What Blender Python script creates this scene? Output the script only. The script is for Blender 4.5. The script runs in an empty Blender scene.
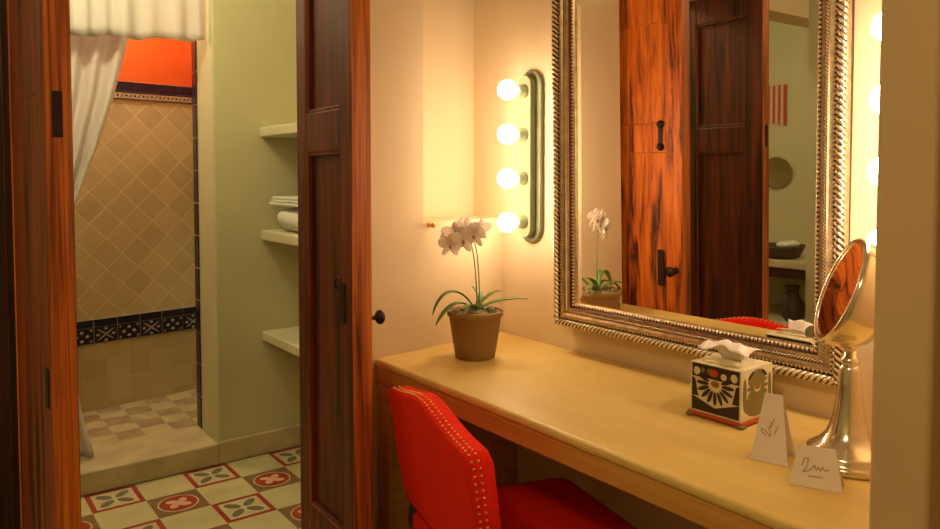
import bpy, math, random
from mathutils import Vector, Matrix
random.seed(7)
S = bpy.context.scene
COL = S.collection
PI = math.pi

# ------------------------------------------------------------------ materials
def rgb(c):
    return (c[0], c[1], c[2], 1.0)

class NT:
    def __init__(self, name):
        self.m = bpy.data.materials.new(name); self.m.use_nodes = True
        self.t = self.m.node_tree; self.n = self.t.nodes; self.l = self.t.links
        self.b = self.n['Principled BSDF']
    def new(self, k, **kw):
        n = self.n.new(k)
        for a, v in kw.items():
            setattr(n, a, v)
        return n
    def link(self, a, b): self.l.new(a, b)
    def coord(self, scale=(1, 1, 1), rot=(0, 0, 0), loc=(0, 0, 0), out='Object'):
        tc = self.new('ShaderNodeTexCoord'); mp = self.new('ShaderNodeMapping')
        mp.inputs['Scale'].default_value = scale
        mp.inputs['Rotation'].default_value = rot
        mp.inputs['Location'].default_value = loc
        self.link(tc.outputs[out], mp.inputs['Vector'])
        return mp.outputs['Vector']
    def noise(self, vec, scale=5, detail=4, rough=.5, dist=0):
        n = self.new('ShaderNodeTexNoise')
        n.inputs['Scale'].default_value = scale; n.inputs['Detail'].default_value = detail
        n.inputs['Roughness'].default_value = rough; n.inputs['Distortion'].default_value = dist
        self.link(vec, n.inputs['Vector']); return n.outputs['Fac']
    def ramp(self, fac, stops):
        r = self.new('ShaderNodeValToRGB'); e = r.color_ramp.elements
        while len(e) < len(stops): e.new(.5)
        for k, (p, c) in enumerate(stops):
            e[k].position = p; e[k].color = rgb(c)
        self.link(fac, r.inputs['Fac']); return r.outputs['Color']
    def mix(self, fac, a, b, mode='MIX'):
        m = self.new('ShaderNodeMix', data_type='RGBA', blend_type=mode)
        for sock, v in ((m.inputs[0], fac), (m.inputs[6], a), (m.inputs[7], b)):
            if isinstance(v, (int, float)): sock.default_value = v
            elif isinstance(v, tuple): sock.default_value = rgb(v)
            else: self.link(v, sock)
        return m.outputs[2]
    def bump(self, h, strength=.2, dist=.01):
        b = self.new('ShaderNodeBump'); b.inputs['Strength'].default_value = strength
        b.inputs['Distance'].default_value = dist
        self.link(h, b.inputs['Height']); self.link(b.outputs['Normal'], self.b.inputs['Normal'])
    def base(self, c):
        if isinstance(c, tuple): self.b.inputs['Base Color'].default_value = rgb(c)
        else: self.link(c, self.b.inputs['Base Color'])
    def set(self, **kw):
        for k, v in kw.items():
            self.b.inputs[k.replace('_', ' ')].default_value = v

def plain(name, c, rough=.5, metal=0, var=.08, nscale=20, bump=.0, **kw):
    t = NT(name); v = t.coord()
    n = t.noise(v, nscale, 3)
    a = tuple(max(0, x * (1 - var)) for x in c); b = tuple(min(1, x * (1 + var)) for x in c)
    t.base(t.ramp(n, [(.3, a), (.7, b)])); t.set(Roughness=rough, Metallic=metal, **kw)
    if bump: t.bump(n, bump, .004)
    return t.m

def plaster(name, c, rough=.75):
    t = NT(name); v = t.coord()
    big = t.noise(v, 1.6, 4, .6); fine = t.noise(v, 45, 3, .6)
    a = tuple(x * .93 for x in c); b = tuple(min(1, x * 1.04) for x in c)
    t.base(t.ramp(big, [(.3, a), (.7, b)])); t.set(Roughness=rough)
    mx = t.mix(.25, big, fine); t.bump(mx, .25, .008)
    return t.m

def wood(name, dark, mid, light, sc=(28, 28, 1.6), knots=True, rough=.42, dstop=.36):
    t = NT(name); v = t.coord(scale=sc)
    n1 = t.noise(v, 1.0, 6, .65, .7)
    v2 = t.coord(scale=(sc[0] * 3.2, sc[1] * 3.2, sc[2] * 1.6))
    n2 = t.noise(v2, 1.0, 4, .6, .3)
    c1 = t.ramp(n1, [(dstop, dark), (dstop + .13, mid), (.72, light)])
    c2 = t.ramp(n2, [(.3, (.35, .3, .28)), (.52, (1, 1, 1))])
    c = t.mix(.65, c1, c2, 'MULTIPLY')
    if knots:
        v3 = t.coord(scale=(11, 11, 2.4)); vo = t.new('ShaderNodeTexVoronoi')
        vo.inputs['Scale'].default_value = 1.0; t.link(v3, vo.inputs['Vector'])
        k = t.ramp(vo.outputs['Distance'], [(.06, (.10, .07, .05)), (.22, (1, 1, 1))])
        c = t.mix(.8, c, k, 'MULTIPLY')
    t.base(c); t.set(Roughness=rough); t.bump(n2, .35, .003)
    return t.m

def tiles(name, c, grout, size, diag, plane, line=.03, rough=.35, loc=(0, 0, 0), var=.1):
    """square glazed tiles on a plane of the world: plane 'xz' (normal y), 'yz', 'xy'"""
    t = NT(name)
    rot = {'xz': (PI / 2, 0, 0), 'yz': (PI / 2, 0, 0), 'xy': (0, 0, 0)}[plane]
    tc = t.new('ShaderNodeTexCoord'); sp = t.new('ShaderNodeSeparateXYZ'); cb = t.new('ShaderNodeCombineXYZ')
    t.link(tc.outputs['Object'], sp.inputs[0])
    i, j = {'xz': (0, 2), 'yz': (1, 2), 'xy': (0, 1)}[plane]
    t.link(sp.outputs[i], cb.inputs[0]); t.link(sp.outputs[j], cb.inputs[1])
    mp = t.new('ShaderNodeMapping'); t.link(cb.outputs[0], mp.inputs[0])
    mp.inputs['Rotation'].default_value = (0, 0, PI / 4 if diag else 0)
    mp.inputs['Location'].default_value = loc
    br = t.new('ShaderNodeTexBrick'); t.link(mp.outputs[0], br.inputs['Vector'])
    br.offset = 0; br.squash = 1
    br.inputs['Scale'].default_value = 1 / size
    br.inputs['Brick Width'].default_value = 1; br.inputs['Row Height'].default_value = 1
    br.inputs['Mortar Size'].default_value = line; br.inputs['Mortar Smooth'].default_value = .3
    a = tuple(x * (1 - var) for x in c); b = tuple(min(1, x * (1 + var)) for x in c)
    br.inputs['Color1'].default_value = rgb(a); br.inputs['Color2'].default_value = rgb(b)
    br.inputs['Mortar'].default_value = rgb(grout)
    n = t.noise(t.coord(), 9, 4)
    col = t.mix(.5, br.outputs['Color'], t.ramp(n, [(.3, (.8, .78, .74)), (.7, (1, 1, 1))]), 'MULTIPLY')
    t.base(col); t.set(Roughness=rough)
    inv = t.new('ShaderNodeMath', operation='SUBTRACT'); inv.inputs[0].default_value = 1
    t.link(br.outputs['Fac'], inv.inputs[1]); t.bump(inv.outputs[0], .4, .002)
    return t.m

M = {}
M['wall'] = plaster('cream_plaster', (.76, .61, .38))
M['wall_bath'] = plaster('bathroom_plaster', (.62, .59, .36))
M['pier'] = plaster('pier_plaster', (.68, .49, .25))
M['ceiling'] = plaster('ceiling_plaster', (.75, .72, .62))
M['orange'] = plaster('orange_paint', (.70, .12, .014), .6)
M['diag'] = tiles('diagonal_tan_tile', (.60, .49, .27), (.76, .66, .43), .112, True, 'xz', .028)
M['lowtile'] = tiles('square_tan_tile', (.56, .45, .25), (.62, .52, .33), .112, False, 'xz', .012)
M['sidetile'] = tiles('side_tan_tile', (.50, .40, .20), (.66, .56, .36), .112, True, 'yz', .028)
M['stone'] = plain('pale_stone', (.56, .47, .28), .45, 0, .16, 9)
M['navy'] = plain('navy_glaze', (.012, .012, .035), .25)
M['tilewhite'] = plain('white_glaze', (.55, .48, .36), .3)
M['tilepat'] = plain('bluegrey_glaze', (.40, .33, .30), .3)
M['grout'] = plain('grout', (.45, .38, .26), .8)
M['floor_plain'] = plain('cream_cement_tile', (.60, .56, .30), .5, 0, .10, 7)
M['floor_red'] = plain('red_cement', (.38, .04, .018), .5, 0, .15, 14)
M['floor_cream'] = plain('pale_cement', (.62, .55, .34), .5)
M['floor_leaf'] = plain('sage_cement', (.17, .18, .10), .5)
M['floor_brown'] = plain('brown_cement', (.25, .14, .065), .5, 0, .12, 10)
M['floor_pink'] = plain('pink_cement', (.76, .45, .33), .5)
M['sh_a'] = plain('shower_tile_cream', (.60, .52, .30), .45, 0, .15, 12)
M['sh_b'] = plain('shower_tile_brown', (.42, .31, .18), .45, 0, .2, 14)
M['wood_red'] = wood('red_brown_door_wood', (.02, .004, .0015), (.13, .017, .004), (.27, .045, .007))
M['wood_lit'] = wood('bulb_lit_door_wood', (.08, .014, .003), (.66, .14, .008), (.92, .28, .015), (34, 34, 2.6))  # door wood with the warm bulb light painted into its colour
M['wood_left'] = wood('warm_red_door_wood', (.02, .003, .001), (.30, .040, .006), (.50, .11, .014), (30, 30, 1.6))
M['wood_edge'] = wood('bulb_lit_door_edge', (.09, .016, .003), (.55, .13, .012), (.80, .26, .03), (40, 40, 1.2), False)  # edges brightened in colour to carry the light of the bulbs
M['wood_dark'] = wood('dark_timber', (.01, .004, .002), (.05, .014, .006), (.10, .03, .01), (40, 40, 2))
M['iron'] = plain('dark_iron', (.05, .035, .03), .45, .8)
M['brass'] = plain('aged_brass_stud', (.80, .42, .14), .4, .9)
M['fabric'] = plain('red_upholstery', (.88, .022, .002), .9, 0, .06, 60, .2)
M['fabric'].node_tree.nodes['Principled BSDF'].inputs['Specular IOR Level'].default_value = .15
M['leg'] = wood('dark_leg_wood', (.006, .003, .002), (.02, .009, .005), (.05, .02, .01), (50, 50, 4), False)
M['frame'] = plain('antique_silver_gilt', (.58, .44, .27), .32, .85, .25, 60)
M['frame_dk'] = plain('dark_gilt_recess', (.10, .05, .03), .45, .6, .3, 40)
M['frame_lt'] = plain('bright_gilt_bead', (.86, .72, .48), .28, .85, .15, 60)
t = NT('mirror_glass'); t.base((.93, .93, .90)); t.set(Metallic=1.0, Roughness=.0); M['glass'] = t.m
t = NT('polished_nickel'); v = t.coord(); t.base((.80, .74, .60)); t.set(Metallic=1.0, Roughness=.14); M['nickel'] = t.m
M['sage'] = plain('sage_painted_metal', (.20, .23, .12), .4, 0)
M['sage_lt'] = plain('sage_channel_metal', (.24, .26, .14), .4, 0)
t = NT('lit_bulb'); t.base((1, 1, 1))
t.b.inputs['Emission Color'].default_value = (1, .74, .50, 1); t.b.inputs['Emission Strength'].default_value = 41
M['bulb'] = t.m
M['pot'] = None
t = NT('woven_brown_pot'); v = t.coord(scale=(1, 1, 1)); w = t.new('ShaderNodeTexWave')
w.bands_direction = 'Z'; w.inputs['Scale'].default_value = 60; w.inputs['Distortion'].default_value = 2.5
t.link(v, w.inputs['Vector']); t.base(t.ramp(w.outputs['Fac'], [(.2, (.25, .135, .03)), (.8, (.36, .20, .055))]))
t.bump(w.outputs['Fac'], .5, .003); t.set(Roughness=.8); M['pot'] = t.m
M['soil'] = plain('bark_and_moss', (.33, .27, .14), .9, 0, .5, 60, .6)
M['leaf'] = plain('orchid_leaf_green', (.13, .24, .04), .4, 0, .25, 20)
M['stem'] = plain('orchid_stem_green', (.20, .20, .06), .5)
t = NT('orchid_petal'); t.base((.93, .88, .80)); t.set(Roughness=.6)
tr = t.new('ShaderNodeBsdfTranslucent'); tr.inputs['Color'].default_value = (.95, .88, .80, 1)
ms = t.new('ShaderNodeMixShader'); ms.inputs[0].default_value = .45
t.link(t.b.outputs[0], ms.inputs[1]); t.link(tr.outputs[0], ms.inputs[2])
t.link(ms.outputs[0], t.n['Material Output'].inputs['Surface']); M['petal'] = t.m
M['lip'] = plain('orchid_lip', (.40, .22, .06), .5)
M['boxcream'] = plain('tissue_box_cream', (.76, .68, .42), .5)
M['boxdark'] = plain('tissue_box_dark', (.035, .018, .012), .5)
M['boxolive'] = plain('tissue_box_olive', (.22, .17, .05), .5)
M['boxred'] = plain('tissue_box_red', (.52, .07, .02), .5)
M['paper'] = plain('white_paper', (.86, .78, .72), .7, 0, .03)
M['tissue'] = plain('white_tissue', (.90, .80, .72), .8, 0, .02)
M['ink'] = plain('grey_ink', (.45, .36, .26), .6)
t = NT('counter_top_finish'); v = t.coord(scale=(14, 1.2, 14)); n = t.noise(v, 1.5, 5, .6)
v2 = t.coord(); n2 = t.noise(v2, 2.5, 4)
c = t.mix(.5, t.ramp(n, [(.3, (.70, .48, .13)), (.7, (.84, .62, .20))]), t.ramp(n2, [(.3, (.70, .48, .13)), (.7, (.84, .62, .21))]))
t.base(c); t.set(Roughness=.42); t.bump(n, .12, .002); M['counter'] = t.m
t = NT('counter_front_finish'); v = t.coord(scale=(14, 1.0, 26)); n = t.noise(v, 1.8, 5, .6)
t.base(t.ramp(n, [(.3, (.52, .23, .045)), (.7, (.70, .38, .085))])); t.set(Roughness=.45); M['counter_f'] = t.m
t = NT('sheer_curtain'); v = t.coord(scale=(30, 3, 1)); n = t.noise(v, 1, 3)
t.base(t.ramp(n, [(.3, (.78, .74, .70)), (.7, (.9, .87, .84))])); t.set(Roughness=.85)
tr = t.new('ShaderNodeBsdfTranslucent'); tr.inputs['Color'].default_value = (.85, .80, .78, 1)
ms = t.new('ShaderNodeMixShader'); ms.inputs[0].default_value = .35
t.link(t.b.outputs[0], ms.inputs[1]); t.link(tr.outputs[0], ms.inputs[2])
t.link(ms.outputs[0], t.n['Material Output'].inputs['Surface']); M['curtain'] = t.m
M['towel'] = plain('white_towel', (.80, .80, .72), .95, 0, .06, 80, .5)
M['shelf'] = plaster('shelf_plaster', (.72, .68, .46), .6)
M['tassel'] = plain('red_stripe_cloth', (.55, .08, .04), .8)
M['tassel_w'] = plain('pale_stripe_cloth', (.62, .52, .38), .8)
M['basket'] = plain('dark_wicker', (.09, .06, .04), .6)

# ------------------------------------------------------------------ mesh builder
class MB:
    def __init__(self): self.v = []; self.f = []; self.mi = []; self.sm = []
    def add(self, vs, fs, m=0, smooth=False):
        o = len(self.v); self.v += [tuple(p) for p in vs]
        for f in fs:
            self.f.append([o + i for i in f]); self.mi.append(m); self.sm.append(smooth)
    def box(self, a, b, m=0, mat=None):
        x0, y0, z0 = a; x1, y1, z1 = b
        vs = [Vector(p) for p in ((x0, y0, z0), (x1, y0, z0), (x1, y1, z0), (x0, y1, z0), (x0, y0, z1), (x1, y0, z1), (x1, y1, z1), (x0, y1, z1))]
        if mat: vs = [mat @ p for p in vs]
        self.add(vs, [(0, 3, 2, 1), (4, 5, 6, 7), (0, 1, 5, 4), (1, 2, 6, 5), (2, 3, 7, 6), (3, 0, 4, 7)], m)
    def prism(self, pts, z0, z1, m=0, mat=None):
        n = len(pts)
        vs = [Vector((p[0], p[1], z0)) for p in pts] + [Vector((p[0], p[1], z1)) for p in pts]
        if mat: vs = [mat @ p for p in vs]
        self.add(vs, [tuple(range(n))[::-1], tuple(range(n, 2 * n))] + [(i, (i + 1) % n, n + (i + 1) % n, n + i) for i in range(n)], m)
    def poly(self, pts, m=0): self.add(pts, [tuple(range(len(pts)))], m)
    def lathe(self, prof, seg=28, m=0, mat=None, c=(0, 0), cap=True):
        vs = []; fs = []
        for r, z in prof:
            for k in range(seg):
                a = 2 * PI * k / seg; vs.append(Vector((c[0] + r * math.cos(a), c[1] + r * math.sin(a), z)))
        for i in range(len(prof) - 1):
            for k in range(seg):
                k2 = (k + 1) % seg
                fs.append((i * seg + k, i * seg + k2, (i + 1) * seg + k2, (i + 1) * seg + k))
        if cap:
            fs.append(tuple(range(seg))[::-1]); fs.append(tuple((len(prof) - 1) * seg + k for k in range(seg)))
        if mat: vs = [mat @ p for p in vs]
        self.add(vs, fs, m, True)
    def ell(self, c, r, m=0, seg=12, rings=8, mat=None):
        vs = []; fs = []
        for i in range(1, rings):
            p = PI * i / rings
            for k in range(seg):
                a = 2 * PI * k / seg
                vs.append(Vector((r[0] * math.sin(p) * math.cos(a), r[1] * math.sin(p) * math.sin(a), r[2] * math.cos(p))))
        vs.append(Vector((0, 0, r[2]))); vs.append(Vector((0, 0, -r[2])))
        T, B = len(vs) - 2, len(vs) - 1
        for i in range(rings - 2):
            for k in range(seg):
                k2 = (k + 1) % seg; fs.append((i * seg + k, (i + 1) * seg + k, (i + 1) * seg + k2, i * seg + k2))
        for k in range(seg):
            k2 = (k + 1) % seg; fs.append((T, k, k2)); fs.append((B, (rings - 2) * seg + k2, (rings - 2) * seg + k))
        if mat: vs = [mat @ p for p in vs]
        vs = [p + Vector(c) for p in vs]
        self.add(vs, fs, m, True)
    def tube(self, pts, rad, seg=8, m=0, flat=1.0, up=None):
        pts = [Vector(p) for p in pts]; n = len(pts)
        if not isinstance(rad, (list, tuple)): rad = [rad] * n
        vs = []; fs = []
        side = None
        for i, p in enumerate(pts):
            d = (pts[min(i + 1, n - 1)] - pts[max(i - 1, 0)]).normalized()
            ref = Vector(up) if up else (side if side else (Vector((0, 0, 1)) if abs(d.z) < .9 else Vector((1, 0, 0))))
            a = d.cross(ref).normalized() if (up or not side) else (side - d * side.dot(d)).normalized()
            side = a; b = d.cross(a)
            for k in range(seg):
                t_ = 2 * PI * k / seg
                vs.append(p + a * rad[i] * math.cos(t_) + b * rad[i] * flat * math.sin(t_))
        for i in range(n - 1):
            for k in range(seg):
                k2 = (k + 1) % seg; fs.append((i * seg + k, i * seg + k2, (i + 1) * seg + k2, (i + 1) * seg + k))
        fs.append(tuple(range(seg))[::-1]); fs.append(tuple((n - 1) * seg + k for k in range(seg)))
        self.add(vs, fs, m, True)
    def build(self, name, mats, parent=None, bevel=0, loc=None, solid=0, subd=0):
        me = bpy.data.meshes.new(name); me.from_pydata(self.v, [], self.f)
        if not isinstance(mats, (list, tuple)): mats = [mats]
        for m in mats: me.materials.append(M[m] if isinstance(m, str) else m)
        me.polygons.foreach_set('material_index', self.mi); me.polygons.foreach_set('use_smooth', self.sm)
        me.update()
        o = bpy.data.objects.new(name, me); COL.objects.link(o)
        if parent: o.parent = parent
        if loc: o.location = loc
        if solid:
            s = o.modifiers.new('thick', 'SOLIDIFY'); s.thickness = solid; s.offset = 0
        if subd:
            s = o.modifiers.new('sub', 'SUBSURF'); s.levels = subd; s.render_levels = subd
        if bevel:
            b = o.modifiers.new('bevel', 'BEVEL'); b.width = bevel; b.segments = 3; b.limit_method = 'ANGLE'; b.angle_limit = math.radians(40)
        return o

def tag(o, label=None, cat=None, group=None, kind=None):
    if label: o['label'] = label
    if cat: o['category'] = cat
    if group: o['group'] = group
    if kind: o['kind'] = kind
    return o
def thing(name, loc, label, cat, rz=0, group=None, kind=None):
    o = bpy.data.objects.new(name, None); COL.objects.link(o)
    o.location = loc; o.rotation_euler = (0, 0, rz); o.empty_display_size = .05
    return tag(o, label, cat, group, kind)
def struct(mb, name, mats, bevel=0):
    o = mb.build(name, mats, bevel=bevel); o['kind'] = 'structure'; return o
def copy_tree(o, parent=None):
    c = o.copy(); COL.objects.link(c); c.parent = parent
    for ch in list(o.children): copy_tree(ch, c)
    return c

# ------------------------------------------------------------------ room shell
# x runs towards the mirror wall, y runs into the bathroom, z up; camera near the origin
CEIL = 2.5
XR = 1.56      # mirror wall
b = MB(); b.box((XR, -1.6, 0), (XR + .12, 4.36, CEIL)); struct(b, 'wall_right', 'wall')
b = MB(); b.box((-1.62, -1.6, 0), (-1.5, 4.36, CEIL)); struct(b, 'wall_left', 'wall_bath')
b = MB(); b.box((-1.5, -1.6, 0), (XR, -1.48, CEIL)); struct(b, 'wall_rear', 'wall')
b = MB(); b.box((-1.62, -1.6, CEIL), (XR + .12, 4.36, CEIL + .1)); struct(b, 'ceiling', 'ceiling')
# wall between vanity alcove and bathroom, with the recess beside the mirror wall
NZ = 1.135
b = MB()
def w1y(x): return 1.822 + (x - .96) * .137
b.prism([(.96, w1y(.96)), (.96, 2.12), (XR, 2.12), (XR, w1y(XR))][::-1], 0, NZ)
b.prism([(.96, w1y(.96)), (.96, 2.12), (1.22, 2.12), (1.22, w1y(1.22))][::-1], NZ, CEIL)
b.box((1.22, 2.06, NZ), (XR, 2.12, CEIL))
b.prism([(1.22, w1y(1.22)), (1.22, 2.06), (XR, 2.06), (XR, w1y(XR))][::-1], 2.2, CEIL)
struct(b, 'wall_back', 'wall')
b = MB(); b.box((-1.5, 1.97, 2.02), (.96, 2.12, CEIL)); struct(b, 'wall_over_doorway', 'wall')
b = MB(); b.box((.9, .348, 0), (XR, .413, CEIL)); struct(b, 'wall_front', 'pier', bevel=.006)
# far wall and the shower behind it
b = MB(); b.box((1.06, 3.27, 0), (XR, 3.54, CEIL)); b.box((-1.5, 3.27, 0), (-.45, 3.54, CEIL))
b.box((-.45, 3.27, 2.25), (1.06, 3.54, CEIL)); struct(b, 'wall_far', 'wall_bath', bevel=.01)
b = MB()
for z0, z1, m in ((0, .42, 1), (.42, 1.664, 0), (1.664, CEIL, 2)):
    b.box((-.57, 4.24, z0), (1.42, 4.36, z1), m)
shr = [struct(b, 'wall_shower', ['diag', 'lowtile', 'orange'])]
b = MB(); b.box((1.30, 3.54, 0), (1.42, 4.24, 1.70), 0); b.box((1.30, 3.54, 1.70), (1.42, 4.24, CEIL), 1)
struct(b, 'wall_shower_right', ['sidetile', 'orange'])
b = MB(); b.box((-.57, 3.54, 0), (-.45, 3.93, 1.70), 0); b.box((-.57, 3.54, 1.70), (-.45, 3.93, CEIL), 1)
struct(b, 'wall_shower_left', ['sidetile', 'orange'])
b = MB(); b.box((1.06, 3.252, 0), (XR, 3.27, .10)); struct(b, 'baseboard_far', 'stone', bevel=.006)
b = MB(); b.box((-.45, 3.25, 0), (1.06, 3.50, .095)); struct(b, 'trim_1', 'stone', bevel=.008)   # shower kerb
# navy tile strip down the edge of the opening
b = MB(); z = .10
b.box((1.0585, 3.480, .095), (1.06, 3.542, 2.25), 1)
while z < 2.2:
    b.box((1.053, 3.485, z), (1.0595, 3.54, z + .142), 0); z += .15
struct(b, 'trim_2', ['navy', 'tilewhite'])

def face_poly(b, o, u, v, pts, m, h=0):
    """polygon given in (a, b) coordinates on the plane o + a u + b v"""
    o, u, v = Vector(o), Vector(u), Vector(v); n = u.cross(v)
    b.poly([o + u * p[0] + v * p[1] + n * h for p in pts], m)
def circ(cx, cy, rx, ry, a0=0, n=14):
    return [(cx + rx * math.cos(t_) * math.cos(a0) - ry * math.sin(t_) * math.sin(a0),
             cy + rx * math.cos(t_) * math.sin(a0) + ry * math.sin(t_) * math.cos(a0)) for t_ in (2 * PI * k / n for k in range(n))]

# lower ornamental border: navy cap strip over patterned tiles
b = MB(); yb = 4.24
b.box((-.45, yb - .007, .418), (1.30, yb, .545), 1)
x = 1.30 - .116; k = 0
while x > -.46:
    x1 = x + .112
    b.box((x, yb - .012, .505), (x1, yb - .006, .541), 0)
    b.box((x, yb - .012, .422), (x1, yb - .006, .501), 0)
    o = (x, yb - .0124, .422); u = (1, 0, 0); v = (0, 0, 1)
    if k % 2:
        for cx, cy in ((.056, .062), (.056, .018), (.03, .04), (.082, .04)):
            face_poly(b, o, u, v, circ(cx, cy, .0095, .0075), 1)
        for cx, cy in ((.012, .068), (.1, .068), (.012, .012), (.1, .012)):
            face_poly(b, o, u, v, circ(cx, cy, .006, .006), 2)
    else:
        for s in (-1, 1):
            face_poly(b, o, u, v, circ(.056, .04, .052, .0045, s * .62), 2)
        for cx, cy in ((.056, .07), (.056, .01), (.018, .04), (.094, .04)):
            face_poly(b, o, u, v, circ(cx, cy, .009, .006), 1)
    x -= .116; k += 1
shr += [struct(b, 'trim_3', ['navy', 'tilewhite', 'tilepat'])]
# upper ornamental border
b = MB()
b.box((-.45, yb - .008, 1.664), (1.30, yb, 1.757), 1)
x = 1.30 - .116
while x > -.46:
    b.box((x, yb - .014, 1.708), (x + .113, yb - .007, 1.755), 0); x -= .116
b.box((-.45, yb - .0105, 1.664), (1.30, yb - .007, 1.670), 2)
b.box((-.45, yb - .0105, 1.700), (1.30, yb - .007, 1.705), 2)
x = -.44
while x < 1.28:
    face_poly(b, (x, yb - .0108, 1.685), (1, 0, 0), (0, 0, 1), circ(0, 0, .013, .005, .8), 3)
    face_poly(b, (x + .022, yb - .0108, 1.685), (1, 0, 0), (0, 0, 1), circ(0, 0, .006, .006), 0)
    x += .044
shr += [struct(b, 'trim_4', ['navy', 'tilewhite', 'boxdark', 'floor_brown'])]
# the back wall of the shower stands slightly askew
_c = Vector((1.28, 4.24, 0)); _R = Matrix.Rotation(math.radians(9), 4, 'Z')
for o in shr:
    o.matrix_world = Matrix.Translation(_c) @ _R @ Matrix.Translation(-_c)

# ---- floor with its cement tile pattern
TS = .19; X0 = .90; Y0 = 3.25
b = MB(); b.box((-1.5, -1.48, -.06), (XR, 3.27, -.0015), 0)
G = .0012
for i in range(-12, 4):
    for j in range(0, 25):
        x0 = X0 + i * TS; x1 = min(x0 + TS, XR); y1 = Y0 - j * TS; y0 = y1 - TS
        if x1 - x0 < .01: continue
        o = (x0, y0, 0); u = (1, 0, 0); v = (0, 1, 0); W = x1 - x0
        kind = 'A' if (i % 2 == 0 and j % 2 == 0) else ('B' if (i % 2 and j % 2) else '')
        base = {'A': 2, 'B': 5, '': 1}[kind]
        face_poly(b, o, u, v, [(G, G), (W - G, G), (W - G, TS - G), (G, TS - G)], base)
        if W < TS - .01: continue
        if kind == 'A':
            d = .019
            face_poly(b, o, u, v, [(d, d), (TS - d, d), (TS - d, TS - d), (d, TS - d)], 3, .0003)
            for q in range(4):
                a = PI / 4 + q * PI / 2; r = .047
                face_poly(b, o, u, v, circ(.095 + r * math.cos(a), .095 + r * math.sin(a),   .035, .0185, a), 4, .0006)
        elif kind == 'B':
            face_poly(b, o, u, v, circ(.095, .095, .076, .076, 0, 26), 3, .0003)
            face_poly(b, o, u, v, circ(.095, .095, .070, .070, 0, 26), 2, .0005)
            for q in range(4):
                a = PI / 4 + q * PI / 2; r = .028
                face_poly(b, o, u, v, circ(.095 + r * math.cos(a), .095 + r * math.sin(a), .024, .0165, a + .25), 6, .0008)
                a = q * PI / 2; r = .028
            face_poly(b, o, u, v, circ(.095, .095, .008, .008), 6, .0008)
struct(b, 'floor', ['grout', 'floor_plain', 'floor_red', 'floor_cream', 'floor_leaf', 'floor_brown', 'floor_pink'])
# ---- raised shower floor
b = MB(); b.box((-.45, 3.27, -.06), (1.30, 4.24, .074), 0)
s = .118
for i in range(15):
    for j in range(7):
        x0 = -.45 + i * s; y0 = 3.50 + j * s
        x1 = min(x0 + s - .005, 1.30); y1 = min(y0 + s - .005, 4.24)
        m = 2 if ((i + j) % 2 and 0 < j < 6) and random.random() < .85 else 1
        if y1 > y0 + .02: b.poly([(x0, y0, .0755), (x1, y0, .0755), (x1, y1, .0755), (x0, y1, .0755)], m)
struct(b, 'floor_shower', ['stone', 'sh_a', 'sh_b'])

# ------------------------------------------------------------------ doors
def leaf(name, far, near, th, label, camface, mirface, rec_c, rec_m, H=1.89, far_shade_mat=None):
    d = Vector((near[0] - far[0], near[1] - far[1])); w = d.length
    rz = math.atan2(d.y, d.x)
    o = thing(name, (far[0], far[1], .012), label, None, rz, kind='structure')
    st = .066 if not far_shade_mat else .085
    R = [(0, .36), (1.325, 1.43), (H - .11, H)]
    def piece(nm, x0, x1, z0, z1, y0, y1, bev=.004, cm=None):
        # three materials: camera side, mirror side, edges
        p = MB(); vs = [(x0, y0, z0), (x1, y0, z0), (x1, y1, z0), (x0, y1, z0), (x0, y0, z1), (x1, y0, z1), (x1, y1, z1), (x0, y1, z1)]
        p.add(vs, [(0, 1, 5, 4)], 0); p.add(vs, [(2, 3, 7, 6)], 1)
        p.add(vs, [(0, 3, 2, 1), (4, 5, 6, 7), (1, 2, 6, 5), (3, 0, 4, 7)], 2)
        # weld shared corners so that the bevel works
        me = p
        q = MB(); q.v = [tuple(v_) for v_ in vs]
        q.f = [[0, 1, 5, 4], [2, 3, 7, 6], [0, 3, 2, 1], [4, 5, 6, 7], [1, 2, 6, 5], [3, 0, 4, 7]]
        q.mi = [0, 1, 2, 2, 2, 2]; q.sm = [False] * 6
        return q.build(nm, [cm or camface, mirface, 'wood_edge'], o, bevel=bev)
    piece('stile', 0, st, 0, H, 0, th, cm=far_shade_mat); piece('stile', w - st, w, 0, H, 0, th)  # optional darker wood paints deep shade onto the hinge-side stile
    for z0, z1 in R: piece('rail', st, w - st, z0, z1, .002, th - .002)
    for z0, z1 in ((R[0][1], R[1][0]), (R[1][1], R[2][0])):
        piece('panel', st, w - st, z0, z1, rec_c, th - rec_m, .001)
        # raised moulding round the recess, camera side
        q = MB(); mw = .010
        for a, c in () if rec_c < .005 else (((st, 0, z0), (st + mw, rec_c, z1)), ((w - st - mw, 0, z0), (w - st, rec_c, z1)),
                     ((st + mw, 0, z0), (w - st - mw, rec_c, z0 + mw)), ((st + mw, 0, z1 - mw), (w - st - mw, rec_c, z1))):
            q.box((a[0], .005, a[2]), (c[0], rec_c + .001, c[2]))
        if rec_c > .005: q.build('moulding', camface, o, bevel=.003)
        if rec_m > .01:
            q = MB()
            for a, c in (((st, z0), (st + mw, z1)), ((w - st - mw, z0), (w - st, z1)),
                         ((st + mw, z0), (w - st - mw, z0 + mw)), ((st + mw, z1 - mw), (w - st - mw, z1))):
                q.box((a[0], th - rec_m - .001, a[1]), (c[0], th - .005, c[1]))
            q.build('moulding', mirface, o, bevel=.003)
    return o, w, th
d1, w, th = leaf('door_1', (.862, 1.95), (.848, 1.604), .054,
    'open carved wooden door leaf with dark knob, edge on between shelves and vanity alcove', 'wood_red', 'wood_lit', .016, .005)
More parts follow.
